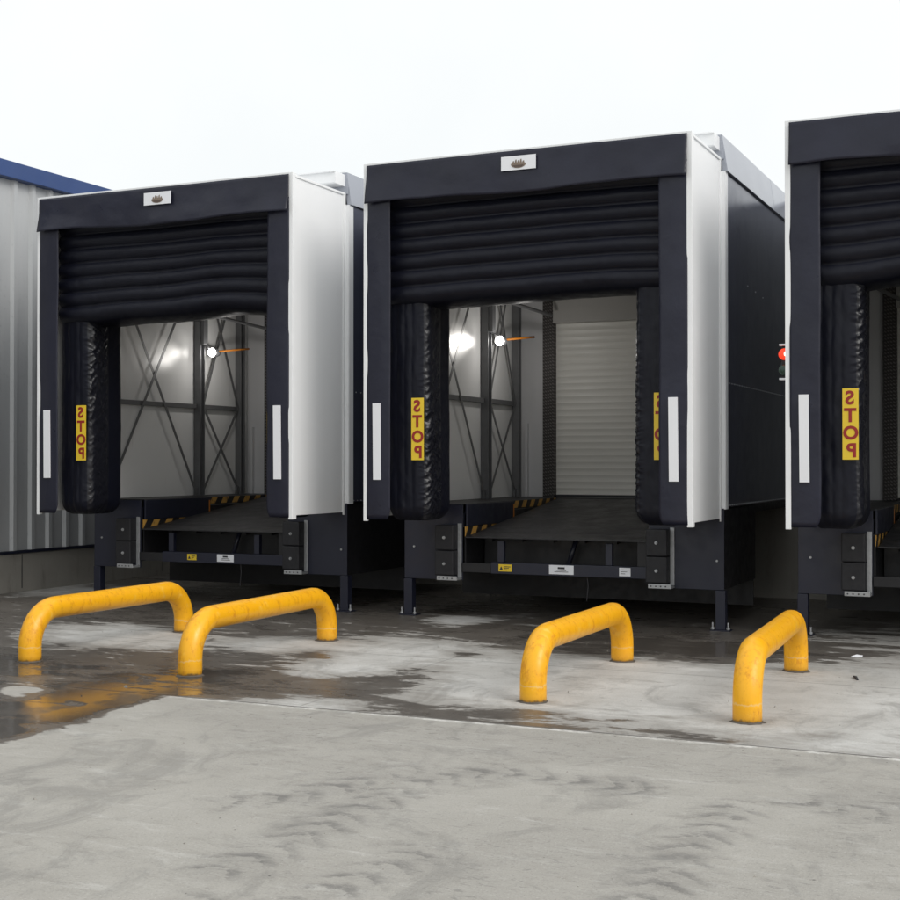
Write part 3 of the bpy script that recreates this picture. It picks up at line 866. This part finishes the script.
make_lamp(-4.25, 'lit round lamp on the post inside the leftmost cabin')
make_lamp(0, 'lit round lamp on the post inside the middle cabin', power=26)

# ------------------------------------------------------------------ signal light on the rightmost shelter
sg = tag(empty('signal_light', (4.175, .30, 2.39)), 'small red signal light peeping out left of the rightmost shelter', 'signal light')
MB().box(-.03, .085, .02, .10, .02, .31).build('housing', M['black'], sg, bev=.008)
MB().box(-.045, .085, .0, .10, .312, .330).build('visor', M['white'], sg, bev=.003)
MB().box(-.045, .085, .0, .10, .0, .018).build('bracket', M['white'], sg, bev=.003)
def lens(z, mat, nm):
    MB().tube([(.0, .02, z), (.0, -.015, z), (.0, -.03, z)], [.055, .048, .03], 16).build(nm, mat, sg, smooth=True)
lens(.235, M['redlamp'], 'red_lens'); lens(.09, M['greenoff'], 'green_lens')
o = MB().tube([(.035, -.032, .235), (.035, -.036, .235)], .03, 12).build('lens_core', emis('hot_lens', (1, .9, .7), 1.6), sg)

# ------------------------------------------------------------------ yellow wheel guides
def make_guide(name, xa, ya, xb, yb, label, h=.425):
    t = tag(empty(name, (xa, ya, GZ)), label, 'wheel guide', 'yellow tubular wheel guides')
    d = Vector((xb-xa, yb-ya, 0)); L = d.length; d.normalize(); r = .30; pts = []
    def P(u, z): return Vector((d.x*u, d.y*u, z))
    pts.append(P(0, -.02)); pts.append(P(0, .05)); pts.append(P(0, .09))
    for k in range(9):
        a = k/8*math.pi/2; pts.append(P(r-r*math.cos(a), h-r+r*math.sin(a)))
    for k in range(1, 10): pts.append(P(r+(L-2*r)*k/10, h))
    for k in range(9):
        a = k/8*math.pi/2; pts.append(P(L-r+r*math.sin(a), h-r+r*math.cos(a)))
    pts.append(P(L, .09)); pts.append(P(L, .05)); pts.append(P(L, -.02))
    MB().tube(pts, .094, 28).build('rail_tube', M['yellow'], t, smooth=True)
    # grout collars, chipped
    for u in (0, L):
        n = 26; mb = MB(); c = P(u, 0)
        rr = random.Random(int(xa*100+u*7))
        o = [(c.x+math.cos(2*math.pi*k/n)*(.100+.03*rr.random()**2), c.y+math.sin(2*math.pi*k/n)*(.100+.03*rr.random()**2), .0015) for k in range(n)]
        i = [(c.x+math.cos(2*math.pi*k/n)*.092, c.y+math.sin(2*math.pi*k/n)*.092, .012) for k in range(n)]
        mb.add(o+i, [(k, (k+1) % n, n+(k+1) % n, n+k) for k in range(n)])
        mb.build('collar', M['grime'], t, smooth=True)
    return t
make_guide('wheel_guide', -1.40, -3.33, -1.41, -1.14, 'long yellow tube guide at the far left, its foot mirrored in the puddle')
make_guide('wheel_guide', .27, -3.40, .20, -1.12, 'yellow tube guide second from the left, in front of the gap between two shelters')
make_guide('wheel_guide', 3.14, -3.38, 3.12, -1.25, 'yellow tube guide in front of the right leg of the middle shelter')
make_guide('wheel_guide', 4.66, -3.50, 4.55, -1.20, 'yellow tube guide at the right, shortest looking and nearest to the camera')

# ------------------------------------------------------------------ litter
rr = random.Random(3)
mb = MB()
for k in range(260):
    x = rr.uniform(-4.5, 6.5); y = rr.uniform(-7.5, -.2); s = rr.uniform(.003, .010)
    if rr.random() < .04: s *= 1.8
    vs = [(x+rr.uniform(-1, 1)*s, y+rr.uniform(-1, 1)*s, 0) for _ in range(3)]+[(x, y, s*.8)]
    vs = [(p, q, w_+GZ) for (p, q, w_) in vs]
    mb.add(vs, [(0, 1, 3), (1, 2, 3), (2, 0, 3), (0, 2, 1)])
tag(mb.build('grit', M['concwall'], None), 'loose grit scattered over the concrete yard', 'grit', None, 'stuff')
def twig(u, v, l, ang, label):
    x, y = px(u, v); c, s = math.cos(ang), math.sin(ang)
    o = MB().tube([(x, y, GZ+.008), (x+c*l*.4, y+s*l*.4, GZ+.013), (x+c*l, y+s*l, GZ+.008)], [.010, .012, .006], 6).build('stick', M['ink'], None, smooth=True)
    return tag(o, label, 'stick')
twig(858, 680, .15, 1.9, 'small dark stick on the pale concrete right of the rightmost yellow guide')
x, y = px(857, 657)
tag(MB().add([(x-.05, y, GZ+.004), (x+.05, y-.01, GZ+.004), (x+.045, y+.06, GZ+.012), (x-.04, y+.05, GZ+.006), (x, y+.02, GZ+.022)], [(0, 1, 4), (1, 2, 4), (2, 3, 4), (3, 0, 4), (0, 3, 2, 1)]).build('paper_scrap', M['white'], None), 'white scrap of paper on the dark wet concrete at the right', 'litter')

# ------------------------------------------------------------------ sky and light
w = bpy.data.worlds.new('World'); C.world = w; w.use_nodes = True
t = w.node_tree; bg = t.nodes['Background']
sky = t.nodes.new('ShaderNodeTexSky'); sky.sky_type = 'NISHITA'; sky.sun_disc = False
SE, SR = R(37), R(108)
sky.sun_elevation = SE; sky.sun_rotation = SR; sky.dust_density = 4
tc = t.nodes.new('ShaderNodeTexCoord')
n = t.nodes.new('ShaderNodeTexNoise'); n.inputs['Scale'].default_value = 1.8; n.inputs['Detail'].default_value = 6
t.links.new(tc.outputs['Generated'], n.inputs['Vector'])
cloud = ss(t, n.outputs['Fac'], .3, .7)
cc = mixc(t, cloud, (9.5, 9.95, 10.05), (10.9, 11.0, 10.95))
# overcast: a closed layer of cloud in front of the blue
mx = mixc(t, .93, sky.outputs[0], cc)
t.links.new(mx, bg.inputs['Color']); bg.inputs['Strength'].default_value = .1
sl = bpy.data.lights.new('sun', 'SUN'); sl.energy = 1.5; sl.angle = R(30); sl.color = (1, .97, .93)
so = bpy.data.objects.new('sun', sl); COL.objects.link(so)
dirv = Vector((math.sin(SR)*math.cos(SE), math.cos(SR)*math.cos(SE), math.sin(SE)))
so.rotation_euler = dirv.to_track_quat('Z', 'Y').to_euler()

# ------------------------------------------------------------------ camera
cam = bpy.data.cameras.new('camera'); co = bpy.data.objects.new('camera', cam); COL.objects.link(co)
co.location = (6.57, -12.28, 1.63)
co.rotation_euler = (R(90+.547), R(0), math.atan2(.416, .910))
cam.sensor_width = 36; cam.lens = 1362/900*36; cam.clip_end = 2000; cam.clip_start = .05
C.camera = co
C.view_settings.view_transform = 'Standard'; C.view_settings.look = 'None'; C.view_settings.exposure = 0; C.view_settings.gamma = 1
C.view_settings.use_curve_mapping = False
C.render.engine = 'CYCLES'
C.cycles.max_bounces = 8
